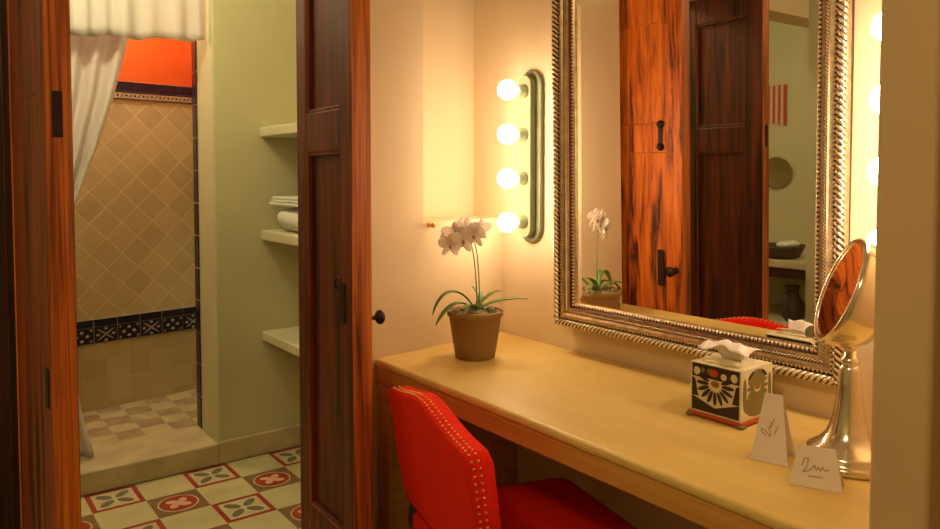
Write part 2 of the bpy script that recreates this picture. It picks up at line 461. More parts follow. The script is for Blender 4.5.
# knob on the mirror side, keyhole plate on the camera side, pins on the mirror side
Rk = Matrix.Translation((w - .028, th, .908)) @ Matrix.Rotation(-PI / 2, 4, 'X')
k = MB(); k.lathe([(.013, 0), (.012, .004), (.0055, .008), (.005, .02), (.010, .024), (.0175, .030), (.0185, .037), (.014, .043), (.003, .045)], 20, mat=Rk)
k.build('knob', 'iron', d1)
k = MB(); k.box((w - .062, -.004, .90), (w - .038, .001, 1.0)); k.build('keyhole_plate', 'iron', d1, bevel=.002)
k = MB(); Rr = Matrix.Translation((w - .095, .010, .99)) @ Matrix.Rotation(PI / 2, 4, 'X')
pts = [Rr @ Vector((.018 * math.cos(a), .018 * math.sin(a), .004)) for a in (2 * PI * q / 20 for q in range(21))]
k.tube(pts, .0028, 6); k.build('pull_ring', 'iron', d1)
for zz in (1.345, 1.425):
    k = MB(); Rb = Matrix.Translation((w - .085, th, zz)) @ Matrix.Rotation(-PI / 2, 4, 'X')
    k.lathe([(.014, -.004), (.014, .004), (.010, .008), (.009, .013), (.004, .016)], 14, mat=Rb); k.build('bolt', 'iron', d1)
k = MB(); k.box((w - .094, th - .001, 1.35), (w - .078, th + .004, 1.42)); k.build('iron_strap', 'iron', d1, bevel=.001)
k = MB(); k.box((w - .100, th - .001, .85), (w - .074, th + .004, .98)); k.build('escutcheon', 'iron', d1, bevel=.002)

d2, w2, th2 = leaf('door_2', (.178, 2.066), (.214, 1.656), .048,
    'nearest open wooden door leaf with edge coloured as lit, at the far left of the doorway', 'wood_left', 'wood_red', .003, .014, 1.99, 'wood_dark')
k = MB(); k.box((w2 - .045, -.003, .80), (w2 - .02, .001, .88)); k.build('keyhole_plate', 'iron', d2, bevel=.002)
k = MB(); k.box((w2 - .004, .012, 1.34), (w2 + .002, .030, 1.43)); k.build('bolt_plate', 'iron', d2, bevel=.001)
# slim timber post that carries the left leaf
b = MB(); b.box((.10, 2.078, 0), (.180, 2.118, 2.02)); struct(b, 'trim_5', 'wood_dark', bevel=.004)

# ------------------------------------------------------------------ countertop
ct = thing('countertop', (XR, 1.1, 0), 'long cream vanity countertop with thick brown front, filling the alcove under the mirror', 'countertop')
def L(p): return (p[0] - XR, p[1] - 1.1)
def cmesh(z0, z1, x0, x1, m=None):
    b_ = MB()
    y0 = .414
    pts = [(x0, y0), (x1, y0), (x1, w1y(x1) - .001), (x0, w1y(x0) - .001)]
    b_.prism([L(p) for p in pts], z0, z1); return b_
b = cmesh(.738, .76, 1.036, XR - .001); b.build('top_slab', 'counter', ct, bevel=.009)
b = cmesh(.692, .739, 1.041, XR - .001); b.build('front_apron', 'counter_f', ct, bevel=.005)
b = MB(); b.prism([L(p) for p in ((1.042, w1y(1.05) - .075), (XR - .001, w1y(1.5) - .075), (XR - .001, w1y(XR) - .002), (1.042, w1y(1.05) - .004))], 0, .693)
b.build('end_panel', 'counter_f', ct, bevel=.01)

# ------------------------------------------------------------------ big framed mirror
YL, YR, ZB, ZT = 1.597, .760, .840, 1.84
mc = ((YL + YR) / 2, (ZB + ZT) / 2); MWd = YL - YR; MHt = ZT - ZB
mir = thing('vanity_mirror', (XR - .020, mc[0], mc[1]), 'large rectangular mirror in ornate rope and bead silver gilt frame above the countertop', 'mirror')
MIR_TILT = math.radians(.85); MIR_YAW = math.radians(1.4)
mir.rotation_mode = 'XYZ'
# local x = out of the wall (towards the room), local y = world -y, local z up
mir.rotation_euler = (0, MIR_TILT, PI + MIR_YAW)
FK = .80
def ring_path(ins):  # corners of the rectangle inset by ins
    a = MWd / 2 - ins; c = MHt / 2 - ins
    return [(-a, -c), (a, -c), (a, c), (-a, c)]
prof = [(0, .004), (0, .020), (.006, .026), (.018, .026), (.022, .018), (.030, .022), (.040, .026), (.048, .022), (.052, .015), (.058, .018), (.068, .017), (.074, .010), (.080, .010), (.086, .006), (.088, .002)]
b = MB(); nP = len(prof); vs = []
for ins, h in [(a_ * FK, h_) for a_, h_ in prof]:
    for (py, pz) in ring_path(ins): vs.append((h + .004, py, pz))
fs = []
for i in range(nP - 1):
    for c_ in range(4):
        c2 = (c_ + 1) % 4; fs.append((i * 4 + c_, i * 4 + c2, (i + 1) * 4 + c2, (i + 1) * 4 + c_))
b.add(vs, fs, 0)
# back board
a, c = MWd / 2 - .004, MHt / 2 - .004
b.box((-.012, -a, -c), (.0046, a, c), 0)
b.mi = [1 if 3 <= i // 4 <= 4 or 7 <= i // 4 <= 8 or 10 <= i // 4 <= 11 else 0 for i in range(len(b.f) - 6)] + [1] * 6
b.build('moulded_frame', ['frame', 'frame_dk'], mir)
def rope(ins, rad, pitch, h, name, lobes=3):
    ins *= FK; q = MB(); P = ring_path(ins)
    for s_ in range(4):
        p0 = Vector((h, *P[s_])); p1 = Vector((h, *P[(s_ + 1) % 4])); d = (p1 - p0); Ln = d.length; d.normalize()
        e1 = Vector((1, 0, 0)); e2 = d.cross(e1)
        n = int(Ln / (pitch / 6)); seg = 18; o0 = len(q.v)
        R_ = []
        for i in range(n + 1):
            s0 = Ln * i / n; ph = 2 * PI * s0 / (pitch * lobes)
            for k_ in range(seg):
                t_ = 2 * PI * k_ / seg
                c_ = math.cos(lobes * (t_ + ph)); r = rad * (1 + .25 * c_); R_.append(c_)
                q.v.append(tuple(p0 + d * s0 + e1 * r * math.cos(t_) + e2 * r * math.sin(t_)))
        for i in range(n):
            for k_ in range(seg):
                k2 = (k_ + 1) % seg; f = (i * seg + k_, i * seg + k2, (i + 1) * seg + k2, (i + 1) * seg + k_)
                q.f.append([o0 + a_ for a_ in f]); q.sm.append(True)
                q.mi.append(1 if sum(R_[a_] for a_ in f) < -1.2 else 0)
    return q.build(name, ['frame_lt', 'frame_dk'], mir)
def beads(ins, rad, pitch, h, mat, name):
    ins *= FK; q = MB(); P = ring_path(ins)
    for s_ in range(4):
        p0 = Vector((h, *P[s_])); p1 = Vector((h, *P[(s_ + 1) % 4])); n = int((p1 - p0).length / pitch)
        w_ = (rad * 1.15, rad * .8)
        for i in range(n):
            r = (rad, w_[1], w_[0]) if s_ % 2 == 0 else (rad, w_[0], w_[1])
            q.ell(p0.lerp(p1, i / n), r, 0, 6, 4)
    return q.build(name, mat, mir)
rope(.010, .0092, .0135, .028, 'rope_border')
beads(.030, .0040, .0095, .025, 'frame_lt', 'bead_row')
rope(.052, .0042, .0075, .020, 'inner_rope')
beads(.077, .0048, .0100, .013, 'frame_lt', 'inner_bead_row')
# bevelled mirror glass
q = MB(); g0 = ring_path(.086 * FK - .001); g1 = ring_path(.086 * FK + .021)
vs = [(.0062, *p) for p in g0] + [(.0082, *p) for p in g1] + [(.004, *p) for p in g0]
q.add(vs, [(4, 5, 6, 7)] + [(c_, (c_ + 1) % 4, 4 + (c_ + 1) % 4, 4 + c_) for c_ in range(4)] + [(8, 9, 1, 0), (9, 10, 2, 1), (10, 11, 3, 2), (11, 8, 0, 3)])
q.build('mirror_glass', 'glass', mir)

# ------------------------------------------------------------------ bulb bars
def bar(y, label, dz=0):
    o = thing('vanity_light_bar', (XR, y, 1.333 + dz), label, 'wall light', group='bulb bars beside the mirror')
    def stad(w_, h_, x0, x1):
        pts = []; r = w_ / 2
        for k_ in range(13):
            a_ = PI * k_ / 12; pts.append((r * math.cos(a_), h_ / 2 - r + r * math.sin(a_)))
        for k_ in range(13):
            a_ = PI + PI * k_ / 12; pts.append((r * math.cos(a_), -h_ / 2 + r + r * math.sin(a_)))
        q_ = MB(); n = len(pts)
        vs_ = [(x0, p[0], p[1]) for p in pts] + [(x1, p[0], p[1]) for p in pts]
        q_.add(vs_, [tuple(range(n)), tuple(range(n, 2 * n))[::-1]] + [(i, n + i, n + (i + 1) % n, (i + 1) % n) for i in range(n)])
        return q_
    stad(.100, .535, -.014, -.0005).build('back_plate', 'sage', o, bevel=.003)
    stad(.058, .50, -.038, -.0135).build('channel', 'sage_lt', o, bevel=.003)
    for i in range(4):
        zc = .2015 - i * .1343
        T = Matrix.Translation((-.037, 0, zc)) @ Matrix.Rotation(-PI / 2, 4, 'Y')
        q_ = MB(); q_.lathe([(.021, 0), (.021, .006), (.0175, .009), (.0175, .030), (.015, .034)], 18, mat=T)
        q_.build('socket', 'sage', o)
        q_ = MB(); q_.lathe([(.012, .033), (.013, .040), (.021, .047), (.0275, .056), (.0295, .068), (.0275, .080), (.021, .089), (.011, .0955), (.001, .097)], 20, mat=T)
        q_.build('bulb', 'bulb', o)
    return o
bar(1.752, 'sage green bar of four lit round bulbs left of the mirror, above the orchid')
bar(.650, 'bar of lit round bulbs right of the mirror, mostly hidden behind the wall edge', .018)

# ------------------------------------------------------------------ chair
ch = thing('dressing_chair', (.8645, 1.330, 0), 'red upholstered low-back chair with brass nail heads tucked under the countertop', 'chair', math.atan2(-.233, .972))
BW = .250
def top_h(y):  # camel back: y from -BW (near) to BW (far)
    a_ = (BW - y) / (2 * BW)
    return .757 + .034 * math.exp(-((a_ - .45) / .26) ** 2)
N = 25; outline = []
def rec(z): return .04 * (1 - (z - .47) / .30)
for i in range(N):
    y = BW - 2 * BW * i / (N - 1)
    z = top_h(y); e = min(y + BW, BW - y)
    if e < .02: z -= .018 * (1 - e / .02) ** 2
    outline.append((y, z))
outline += [(-BW + .002, .60), (-BW + .012, .53), (-BW + .03, .487), (BW - .03, .487), (BW - .012, .53), (BW - .002, .60)]
def pad(name, outl, x0, x1, puff, mat, recf):
    n = len(outl); q_ = MB(); cy = 0; cz = .635
    layers = [(x0 - puff, .86), (x0 - puff * .6, .95), (x0, 1.0), (x1, 1.0), (x1 + puff * .6, .95), (x1 + puff, .86)]
    vs_ = []
    for xo, sc_ in layers:
        for (y, z) in outl:
            yy = cy + (y - cy) * sc_; zz = cz + (z - cz) * sc_
            vs_.append((xo + recf(zz), yy, zz))
    fs_ = []
    for l_ in range(len(layers) - 1):
        for i in range(n):
            i2 = (i + 1) % n; fs_.append((l_ * n + i, l_ * n + i2, (l_ + 1) * n + i2, (l_ + 1) * n + i))
    fs_.append(tuple(range(n))[::-1]); fs_.append(tuple((len(layers) - 1) * n + i for i in range(n)))
    q_.add(vs_, fs_, 0, True); return q_.build(name, mat, ch)
pad('backrest', outline, .003, .052, .003, 'fabric', rec)
# nail heads along the edge of the backrest (two rows)
q = MB()
ring = outline[:N] + [(-BW + .002, .60)]
ring = [(BW - .002, .60)] + ring
for xo in (.010, .024):
    acc = 0; prev = None
    for i in range(len(ring) - 1):
        p0, p1 = Vector(ring[i]), Vector(ring[i + 1]); Ls = (p1 - p0).length; s_ = acc
        while s_ < Ls:
            p = p0.lerp(p1, s_ / Ls); 
            q.ell((xo + rec(p.y), p.x + (.0005 if p.x > 0 else -.0005), p.y + .0005), (.0032, .0032, .0028), 0, 6, 4)
            s_ += .0145
        acc = s_ - Ls
q.build('nailhead_trim', 'brass', ch)
# seat
q = MB(); so = [(.055, -.235), (.50, -.215), (.515, -.19), (.515, .19), (.50, .215), (.055, .235)]
so = []
for cx, cy, a0 in ((.085, -.205, PI), (.455, -.185, 1.5 * PI), (.455, .185, 0), (.085, .205, .5 * PI)):
    for k_ in range(5): a_ = a0 + k_ * PI / 8; so.append((cx + .04 * math.cos(a_), cy + .04 * math.sin(a_)))
n = len(so); layers = [(.385, .97), (.40, 1.0), (.455, 1.0), (.470, .95), (.480, .80), (.484, .4)]
vs = []
for zc, sc_ in layers:
    for (x_, y_) in so: vs.append((.27 + (x_ - .27) * sc_, y_ * sc_, zc))
fs = [(l_ * n + i, l_ * n + (i + 1) % n, (l_ + 1) * n + (i + 1) % n, (l_ + 1) * n + i) for l_ in range(len(layers) - 1) for i in range(n)]
fs += [tuple(range(n))[::-1], tuple((len(layers) - 1) * n + i for i in range(n))]
q.add(vs, fs, 0, True); q.build('seat', 'fabric', ch)
q = MB(); q.box((.06, -.215, .345), (.485, .215, .388)); q.build('seat_rail', 'leg', ch, bevel=.004)
for sx, sy in ((.075, -1), (.075, 1), (.465, -1), (.465, 1)):
    q = MB(); yy = sy * (.20 if sx < .2 else .185); back = sx < .2
    foot = (sx - (.055 if back else 0), yy, 0)
    pts = [Vector((sx, yy, .36)), Vector((sx - (.01 if back else 0), yy, .2)), Vector(foot)]
    vs = []
    for p, r in zip(pts, (.021, .018, .013)):
        vs += [p + Vector((a_ * r, b_ * r, 0)) for a_, b_ in ((-1, -1), (1, -1), (1, 1), (-1, 1))]
    q.add(vs, [(3, 2, 1, 0), (8, 9, 10, 11)] + [(l_ * 4 + i, l_ * 4 + (i + 1) % 4, (l_ + 1) * 4 + (i + 1) % 4, (l_ + 1) * 4 + i) for l_ in range(2) for i in range(4)])
    q.build('leg', 'leg', ch, bevel=.002)
for sy in (-1, 1):
    q = MB(); q.tube([(.075, sy * .195, .37), (.05, sy * .195, .44), (rec(.52) + .027, sy * .195, .52)], .014, 8)
    q.build('back_post', 'leg', ch)

# ------------------------------------------------------------------ orchid
CZ = .76
orc = thing('potted_orchid', (1.272, 1.672, CZ), 'white orchid in a brown woven pot at the far end of the countertop', 'plant')
q = MB(); q.lathe([(.052, 0), (.056, .003), (.064, .05), (.074, .118), (.079, .121), (.080, .134), (.074, .136), (.072, .125), (.070, .120)], 32)
q.build('pot', 'pot', orc)
q = MB()
q.lathe([(.071, .118), (.06, .126), (.03, .132), (.001, .133)], 20)
for i in range(46):
    a_ = random.uniform(0, 2 * PI); r = random.uniform(0, .066)
    q.ell((r * math.cos(a_), r * math.sin(a_), .128 + random.uniform(0, .008)), (random.uniform(.006, .014), random.uniform(.005, .01), random.uniform(.004, .008)), 0, 6, 4, Matrix.Rotation(random.uniform(0, 3), 4, 'Z'))
q.build('bark_chips', 'soil', orc)
# camera frame directions at ground level: right = (.8,-.6), forward = (.6,.8)
RT = Vector((.8, -.6, 0)); FD = Vector((.6, .8, 0)); UP = Vector((0, 0, 1))
def pw(r, u_, f=0): return RT * r + UP * u_ + FD * f
def bez(p, n=14):
    out = []
    for i in range(n + 1):
        t_ = i / n; pts = [Vector(x_) for x_ in p]
        while len(pts) > 1: pts = [pts[k_].lerp(pts[k_ + 1], t_) for k_ in range(len(pts) - 1)]
        out.append(pts[0])
    return out
def blade(ctrl, wid):
    q_ = MB(); P_ = bez(ctrl, 14); n_ = len(P_); vs_ = []
    for i, p in enumerate(P_):
        d = (P_[min(i + 1, n_ - 1)] - P_[max(i - 1, 0)]).normalized()
        s_ = d.cross(UP)
        s_ = s_.normalized() if s_.length > .05 else RT
        nn = s_.cross(d)
        t_ = i / (n_ - 1); w_ = wid * (math.sin(PI * min(1, .12 + t_ * .88)) ** .6) + .0008
        vs_ += [p - s_ * w_ + nn * w_ * .35, p, p + s_ * w_ + nn * w_ * .35]
    fs_ = []
    for i in range(n_ - 1):
        fs_ += [(i * 3, i * 3 + 1, i * 3 + 4, i * 3 + 3), (i * 3 + 1, i * 3 + 2, i * 3 + 5, i * 3 + 4)]
    q_.add(vs_, fs_, 0, True); return q_.build('leaf', 'leaf', orc, solid=.0018)
blade([pw(0, .13), pw(-.02, .175), pw(-.06, .215, -.01), pw(-.10, .19, -.03), pw(-.118, .128, -.04)], .011)
blade([pw(0, .13), pw(-.03, .165), pw(-.055, .165, -.03), pw(-.085, .15, -.06), pw(-.108, .105, -.075)], .010)
blade([pw(0, .13), pw(.02, .16), pw(.045, .185, .02), pw(.075, .185, .03)], .009)
blade([pw(0, .13), pw(.03, .15), pw(.07, .165, .02), pw(.15, .165, .01)], .013)
blade([pw(0, .13), pw(.01, .15, -.03), pw(-.02, .17, -.05), pw(-.03, .15, -.09)], .009)
blade([pw(0, .13), pw(.02, .15, .03), pw(.02, .18, .05), pw(-.01, .19, .08)], .009)
stems = [bez([pw(.006, .128), pw(.004, .25), pw(-.005, .36), pw(-.02, .371, -.01), pw(-.073, .326, -.012)], 22),
         bez([pw(.012, .128), pw(.014, .22), pw(.008, .34), pw(-.004, .366, -.01), pw(-.04, .361, -.012)], 22)]
for P_ in stems:
    q = MB(); q.tube(P_, .0017, 6); q.build('flower_stem', 'stem', orc)
def flower(pos, yaw, sc_, brown=False):
    T = Matrix.Translation(pos) @ Matrix.Rotation(yaw, 4, 'Z') @ Matrix.Rotation(.25, 4, 'X')
    q_ = MB()
    for k_, (ang, ln, wd) in enumerate(((PI / 2, .019, .010), (PI / 2 + 1.15, .020, .0155), (PI / 2 - 1.15, .020, .0155), (PI / 2 + 2.45, .018, .009), (PI / 2 - 2.45, .018, .009))):
        ln *= sc_; wd *= sc_
        Tp = T @ Matrix.Rotation(-(ang - PI / 2), 4, 'Y') @ Matrix.Translation((0, -.001 * k_, ln * .95)) @ Matrix.Rotation(.18, 4, 'X')
        q_.ell((0, 0, 0), (wd, .0022, ln), 0, 10, 7, Tp)
    f_ = q_.build('flower', 'petal', orc)
    q_ = MB(); q_.ell((0, 0, 0), (.004 * sc_, .006 * sc_, .006 * sc_), 0, 8, 6, T @ Matrix.Translation((0, -.005, -.003)))
    q_.build('lip', 'lip', f_)
view_yaw = -math.atan2(.6, .8) * 1.0
for i, (r, u_, f, s_, y_) in enumerate(((-.082, .325, -.01, 1.0, .2), (-.066, .352, .0, 1.15, -.2), (-.046, .338, -.012, 1.1, .4), (-.034, .366, .004, 1.1, 0),
                                       (-.014, .352, -.006, 1.05, -.4), (.002, .368, .01, .95, .5), (-.058, .372, .02, .95, .9), (-.098, .345, .015, .8, 1.0))):
    flower(pw(r + .012, u_ - .004, f - .012), view_yaw + y_, s_)

# ------------------------------------------------------------------ tissue box
tb = thing('tissue_box', (1.400, .932, CZ), 'square tissue box with dark floral medallions and red base under a white tissue', 'tissue box', math.radians(2))
hw = .060
q = MB(); q.box((-hw, -hw, .012), (hw, hw, .118), 0)
for s_, (o, u, v) in enumerate((((-hw - .0006, hw, .012), (0, -1, 0), (0, 0, 1)), ((-hw, -hw - .0006, .012), (1, 0, 0), (0, 0, 1)),
                               ((hw + .0006, -hw, .012), (0, 1, 0), (0, 0, 1)), ((hw, hw + .0006, .012), (-1, 0, 0), (0, 0, 1)))):
    W_, H_ = .12, .106
    fp = lambda pts, m, h=0: face_poly(q, o, u, v, pts, m, h)
    gm = 1 if s_ % 2 == 0 else 2
    # lace band, flower medallion, corner leaves
    cx, cy = W_ * .5, H_ * .50
    if s_ % 2 == 0:
        fp([(.004, .076), (.116, .076), (.116, .104), (.004, .104)], 1)
        for xx in (.016, .104): fp(circ(xx, .088, .008, .009), 0, .0003)
        for xx in (.030, .045): fp(circ(xx, .092, .005, .006), 2, .0003)
        fp(circ(.055, .090, .012, .008), 3, .0003); fp(circ(.080, .086, .007, .007), 0, .0003)
        fp([(.004, .004), (.116, .004), (.116, .034), (.060, .016), (.004, .034)], 1, .0001)
        fp([(.004, .034), (.02, .034), (.012, .07), (.004, .074)], 1, .0001); fp([(.116, .034), (.10, .034), (.108, .07), (.116, .074)], 1, .0001)
    else:
        fp(circ(.06, .03, .05, .026), 2, .0001); fp(circ(.06, .085, .03, .018), 2, .0001)
        for xx in (.012, .108): fp(circ(xx, .055, .007, .035), 2, .0001)
    n_ = 11
    for k_ in range(n_):
        a_ = PI * (k_ / (n_ - 1)) * 1.25 - PI * .125 + PI
        L_ = .030 if s_ % 2 == 0 else .026
        px, py = cx + math.cos(a_) * L_, cy + .012 + math.sin(a_) * L_ * .95
        fp(circ(px, py, .0150, .0044, a_, 10), 1 if s_ % 2 == 0 else 2, .0004)
    fp(circ(cx, cy + .014, .010, .007), 2, .0005); fp(circ(cx, cy + .014, .004, .004), 3, .0006)
    if s_ % 2: 
        for xx in (.035, .085): fp(circ(xx, .092, .014, .004, .6 if xx < .06 else -.6), 1, .0004)
        fp(circ(.098, .02, .012, .010), 3, .0004)
q.build('box_body', ['boxcream', 'boxdark', 'boxolive', 'boxred'], tb, bevel=0)
q = MB(); q.box((-hw - .004, -hw - .004, .004), (hw + .004, hw + .004, .0125)); q.build('red_base', 'boxred', tb, bevel=.002)
for sx in (-1, 1):
    for sy in (-1, 1):
        q = MB(); q.ell((sx * (hw + .001), sy * (hw + .001), .0046), (.009, .009, .0045), 0, 10, 6); q.build('foot', 'boxolive', tb)
q = MB(); q.box((-.045, -.045, .118), (.045, .045, .122)); q.build('lid_rim', 'boxcream', tb, bevel=.002)
q = MB(); vs = []; n_ = 15; nl = 8
for l_ in range(nl):
    t_ = l_ / (nl - 1)
    for k_ in range(n_):
        c_ = k_ / (n_ - 1) * 2 - 1
        spread = .022 + .036 * t_ ** .7
        # the sheet fans out of the slot and flops towards the room
        vs.append((-.040 * t_ ** 1.6 + .010 * math.sin(c_ * 4 + 1) * t_, c_ * spread - .006 * t_,
                   .120 + .050 * math.sin(min(1, t_ * 1.25) * PI * .60) - .010 * abs(c_) * t_ - .012 * t_ * t_ + .004 * math.sin(c_ * 7)* t_))
fs = [(l_ * n_ + k_, l_ * n_ + k_ + 1, (l_ + 1) * n_ + k_ + 1, (l_ + 1) * n_ + k_) for l_ in range(nl - 1) for k_ in range(n_ - 1)]
q.add(vs, fs, 0, True)
vs = []
for l_ in range(6):
    t_ = l_ / 5
    for k_ in range(n_):
        c_ = k_ / (n_ - 1) * 2 - 1
        vs.append((.012 + .022 * t_ + .006 * math.sin(c_ * 5) * t_, c_ * (.02 + .026 * t_), .119 + .034 * math.sin(t_ * PI * .55) - .008 * abs(c_) * t_))
fs = [(l_ * n_ + k_, l_ * n_ + k_ + 1, (l_ + 1) * n_ + k_ + 1, (l_ + 1) * n_ + k_) for l_ in range(5) for k_ in range(n_ - 1)]
q.add(vs, fs, 0, True); q.build('tissue', 'tissue', tb, solid=.0012)

# ------------------------------------------------------------------ paper tent cards
def tent(loc, rz, wbot, wtop, h, dep, label, marks):
    o = thing('tent_card', loc, label, 'card', rz, group='folded paper cards by the makeup mirror')
    q_ = MB(); th_ = .0009
    f0 = [Vector((-wbot / 2, -dep / 2, 0)), Vector((wbot / 2, -dep / 2, 0)), Vector((wtop / 2, 0, h)), Vector((-wtop / 2, 0, h))]
    b0 = [Vector((p.x, -p.y, p.z)) for p in f0]
    q_.add(f0, [(0, 1, 2, 3)]); q_.add(b0, [(3, 2, 1, 0)])
    q_.build('folded_sheet', 'paper', o, solid=th_)
    q_ = MB()
    e = (f0[1] - f0[0]).normalized(); mid = (f0[0] + f0[1]) / 2; up_ = ((f0[3] + f0[2]) / 2 - mid).normalized()
    for m_ in marks: face_poly(q_, mid, e, up_, m_, 0, .0009)
    q_.build('printed_script', 'ink', o)
def script(cx, cy, s_, ang):
    out = []
    def rot(p): return (cx + s_ * (p[0] * math.cos(ang) - p[1] * math.sin(ang)), cy + s_ * (p[0] * math.sin(ang) + p[1] * math.cos(ang)))
    # a looping flourish and a short line of lettering
    strokes = [[(-1, .1), (-.8, .7), (-.55, .75), (-.6, .2), (-.9, -.3), (-.4, -.1), (-.1, .3), (0, -.05), (.15, .2), (.3, -.05), (.45, .25), (.6, 0), (.9, .15)],
               [(-.5, -.55), (.5, -.5)]]
    for st_ in strokes:
        for a_, b_ in zip(st_[:-1], st_[1:]):
            dx, dy = b_[0] - a_[0], b_[1] - a_[1]; L_ = math.hypot(dx, dy); nx, ny = -dy / L_ * .05, dx / L_ * .05
            out.append([rot(p) for p in ((a_[0] - nx, a_[1] - ny), (b_[0] - nx, b_[1] - ny), (b_[0] + nx, b_[1] + ny), (a_[0] + nx, a_[1] + ny))])
    return out
tent((1.252, .745, CZ + .0006), math.radians(-72), .066, .030, .118, .06, 'tall folded white paper card standing between the tissue box and the makeup mirror', script(0, .062, .018, 1.2))
tent((1.200, .635, CZ + .0006), math.radians(-66), .082, .056, .064, .035, 'low white folded name card in front of the makeup mirror', script(0, .03, .022, .0))

# ------------------------------------------------------------------ makeup mirror
mm = thing('makeup_mirror', (1.338, .650, CZ), 'round silver tilting makeup mirror on a flared pedestal at the right end of the countertop', 'mirror')
q = MB(); q.lathe([(.076, 0), (.080, .003), (.080, .010), (.076, .014), (.072, .018), (.072, .024), (.066, .030), (.050, .040), (.037, .056), (.029, .080), (.024, .110), (.021, .140), (.0185, .170), (.0165, .176), (.013, .18)], 40)
q.build('pedestal', 'nickel', mm)
q = MB(); q.lathe([(.013, .178), (.016, .182), (.016, .190), (.011, .194), (.010, .202), (.006, .206)], 24); q.build('pivot', 'nickel', mm)
vd = (RT * .5 + FD * 1).normalized()
tocam = -vd; lf = -(RT - vd * RT.dot(vd)).normalized()
fa = math.radians(77.5); tilt = math.radians(21)
nrm = (tocam * math.cos(fa) + (lf * math.cos(tilt) + UP * math.sin(tilt)) * math.sin(fa)).normalized()
zq = nrm.to_track_quat('Z', 'Y').to_matrix().to_4x4()
T = Matrix.Translation(Vector((0, 0, .305)) + nrm * .014) @ zq @ Matrix.Scale(1.0, 4)
q = MB(); q.lathe([(.088, .008), (.090, .011), (.096, .012), (.1005, .008), (.101, .0), (.098, -.018), (.092, -.038), (.078, -.058), (.050, -.070), (.015, -.075), (.001, -.075)], 44, mat=T, cap=False)
q.build('round_housing', 'nickel', mm)
q = MB(); q.lathe([(.0895, .0085), (.06, .0078), (.03, .0074), (.001, .0072)], 44, mat=T, cap=False); q.build('mirror_disc', 'glass', mm)
q = MB(); pb = T @ Vector((0, 0, -.045))
q.tube([(0, 0, .20), (0, 0, .21), (0, 0, .222)], .008, 10); 
q.build('neck', 'nickel', mm)

# ------------------------------------------------------------------ little hook on the wall below the recess
hk = MB(); yy = w1y(1.243)
Th = Matrix.Translation((1.243, yy, 1.128)) @ Matrix.Rotation(PI / 2, 4, 'X')
hk.lathe([(.008, 0), (.008, .003), (.004, .006), (.004, .016), (.008, .020), (.008, .026), (.002, .029)], 14, mat=Th)
o = hk.build('wall_peg', 'brass'); tag(o, 'small brass peg on the cream wall just left of the orchid flowers', 'peg')

# ------------------------------------------------------------------ bathroom shelves and towels
for zt, lab in ((1.490, 'topmost of the three cream wall shelves, empty'), (1.026, 'middle cream wall shelf that holds the white towels'),
                (.566, 'lowest of the three cream wall shelves, empty')):
    b = MB(); b.box((1.266, 2.125, zt - .045), (XR - .0005, 3.269, zt)); o = b.build('wall_shelf', 'shelf', bevel=.008)
    tag(o, lab, 'shelf', 'plaster shelves beside the shower')
q = MB()
for k_ in range(3):   # three rolled layers seen from the side
    pass
vs = []; n_ = 20; nl = 13
for l_ in range(nl):
    y = -.2 + .4 * l_ / (nl - 1); e = abs(y) / .2; sc_ = (1 - e ** 4) ** .5 if e < 1 else 0
    sc_ = max(sc_, .18)
    for k_ in range(n_):
        a_ = 2 * PI * k_ / n_; r = 1 + .05 * math.sin(3 * a_ + l_ * .7)
        vs.append((.078 * r * math.cos(a_) * sc_, y, .054 + .0535 * math.sin(a_) * sc_ * (r if math.sin(a_) > 0 else 1)))
fs = [(l_ * n_ + k_, l_ * n_ + (k_ + 1) % n_, (l_ + 1) * n_ + (k_ + 1) % n_, (l_ + 1) * n_ + k_) for l_ in range(nl - 1) for k_ in range(n_)]
fs += [tuple(range(n_))[::-1], tuple((nl - 1) * n_ + k_ for k_ in range(n_))]
q.add(vs, fs, 0, True)
q.v = [(x_, y_, z_ + .0) for x_, y_, z_ in q.v]
o = q.build('rolled_towel', 'towel', loc=(1.362, 3.01, 1.0265)); tag(o, 'thick rolled white towel lying on the middle wall shelf', 'towel')
q = MB()
for k_ in range(3):
    q.box((-.075 + .004 * k_, -.19 + .006 * k_, .0135 * k_), (.10, .19 - .01 * k_, .0135 * k_ + .0125))
o = q.build('folded_towel', 'towel', bevel=.0055, loc=(1.36, 3.03, 1.141)); tag(o, 'flat folded white towel laid on top of the rolled towel', 'towel')

# ------------------------------------------------------------------ shower curtain, valance, rod
b = MB(); b.tube([(-.45, 3.358, 2.14), (1.06, 3.358, 2.14)], .011, 12)
tag(b.build('curtain_rod', 'nickel'), 'metal rod across the shower opening carrying the white curtains', 'curtain rod')
q = MB(); nx = 150; nz = 8; vs = []
for j in range(nz + 1):
    t_ = j / nz; z = 2.155 - t_ * .31
    for i in range(nx + 1):
        x = -.44 + 1.49 * i / nx; a_ = .35 + .65 * t_
        y = 3.315 + a_ * (.013 * math.sin(x * 74 + 1.6 * math.sin(x * 11)) + .006 * math.sin(x * 31 + 1))
        vs.append((x, y, z + (.006 * math.sin(x * 31) + (.014 * math.sin(x * 5 + 2))) * t_))
fs = [(j * (nx + 1) + i, j * (nx + 1) + i + 1, (j + 1) * (nx + 1) + i + 1, (j + 1) * (nx + 1) + i) for j in range(nz) for i in range(nx)]
q.add(vs, fs, 0, True)
tag(q.build('curtain_valance', 'curtain', solid=.0012), 'short gathered white valance across the top of the shower opening', 'curtain')
def interp(tab, z):
    for (z0, a0), (z1, a1) in zip(tab[:-1], tab[1:]):
        if z <= z0 and z >= z1:
            t_ = (z0 - z) / (z0 - z1); t_ = t_; return a0 + (a1 - a0) * t_
    return tab[-1][1]
RE = [(2.14, .80), (1.83, .752), (1.585, .690), (1.378, .622), (1.116, .525), (.95, .455), (.80, .46), (.55, .51), (.3, .545), (.09, .592)]
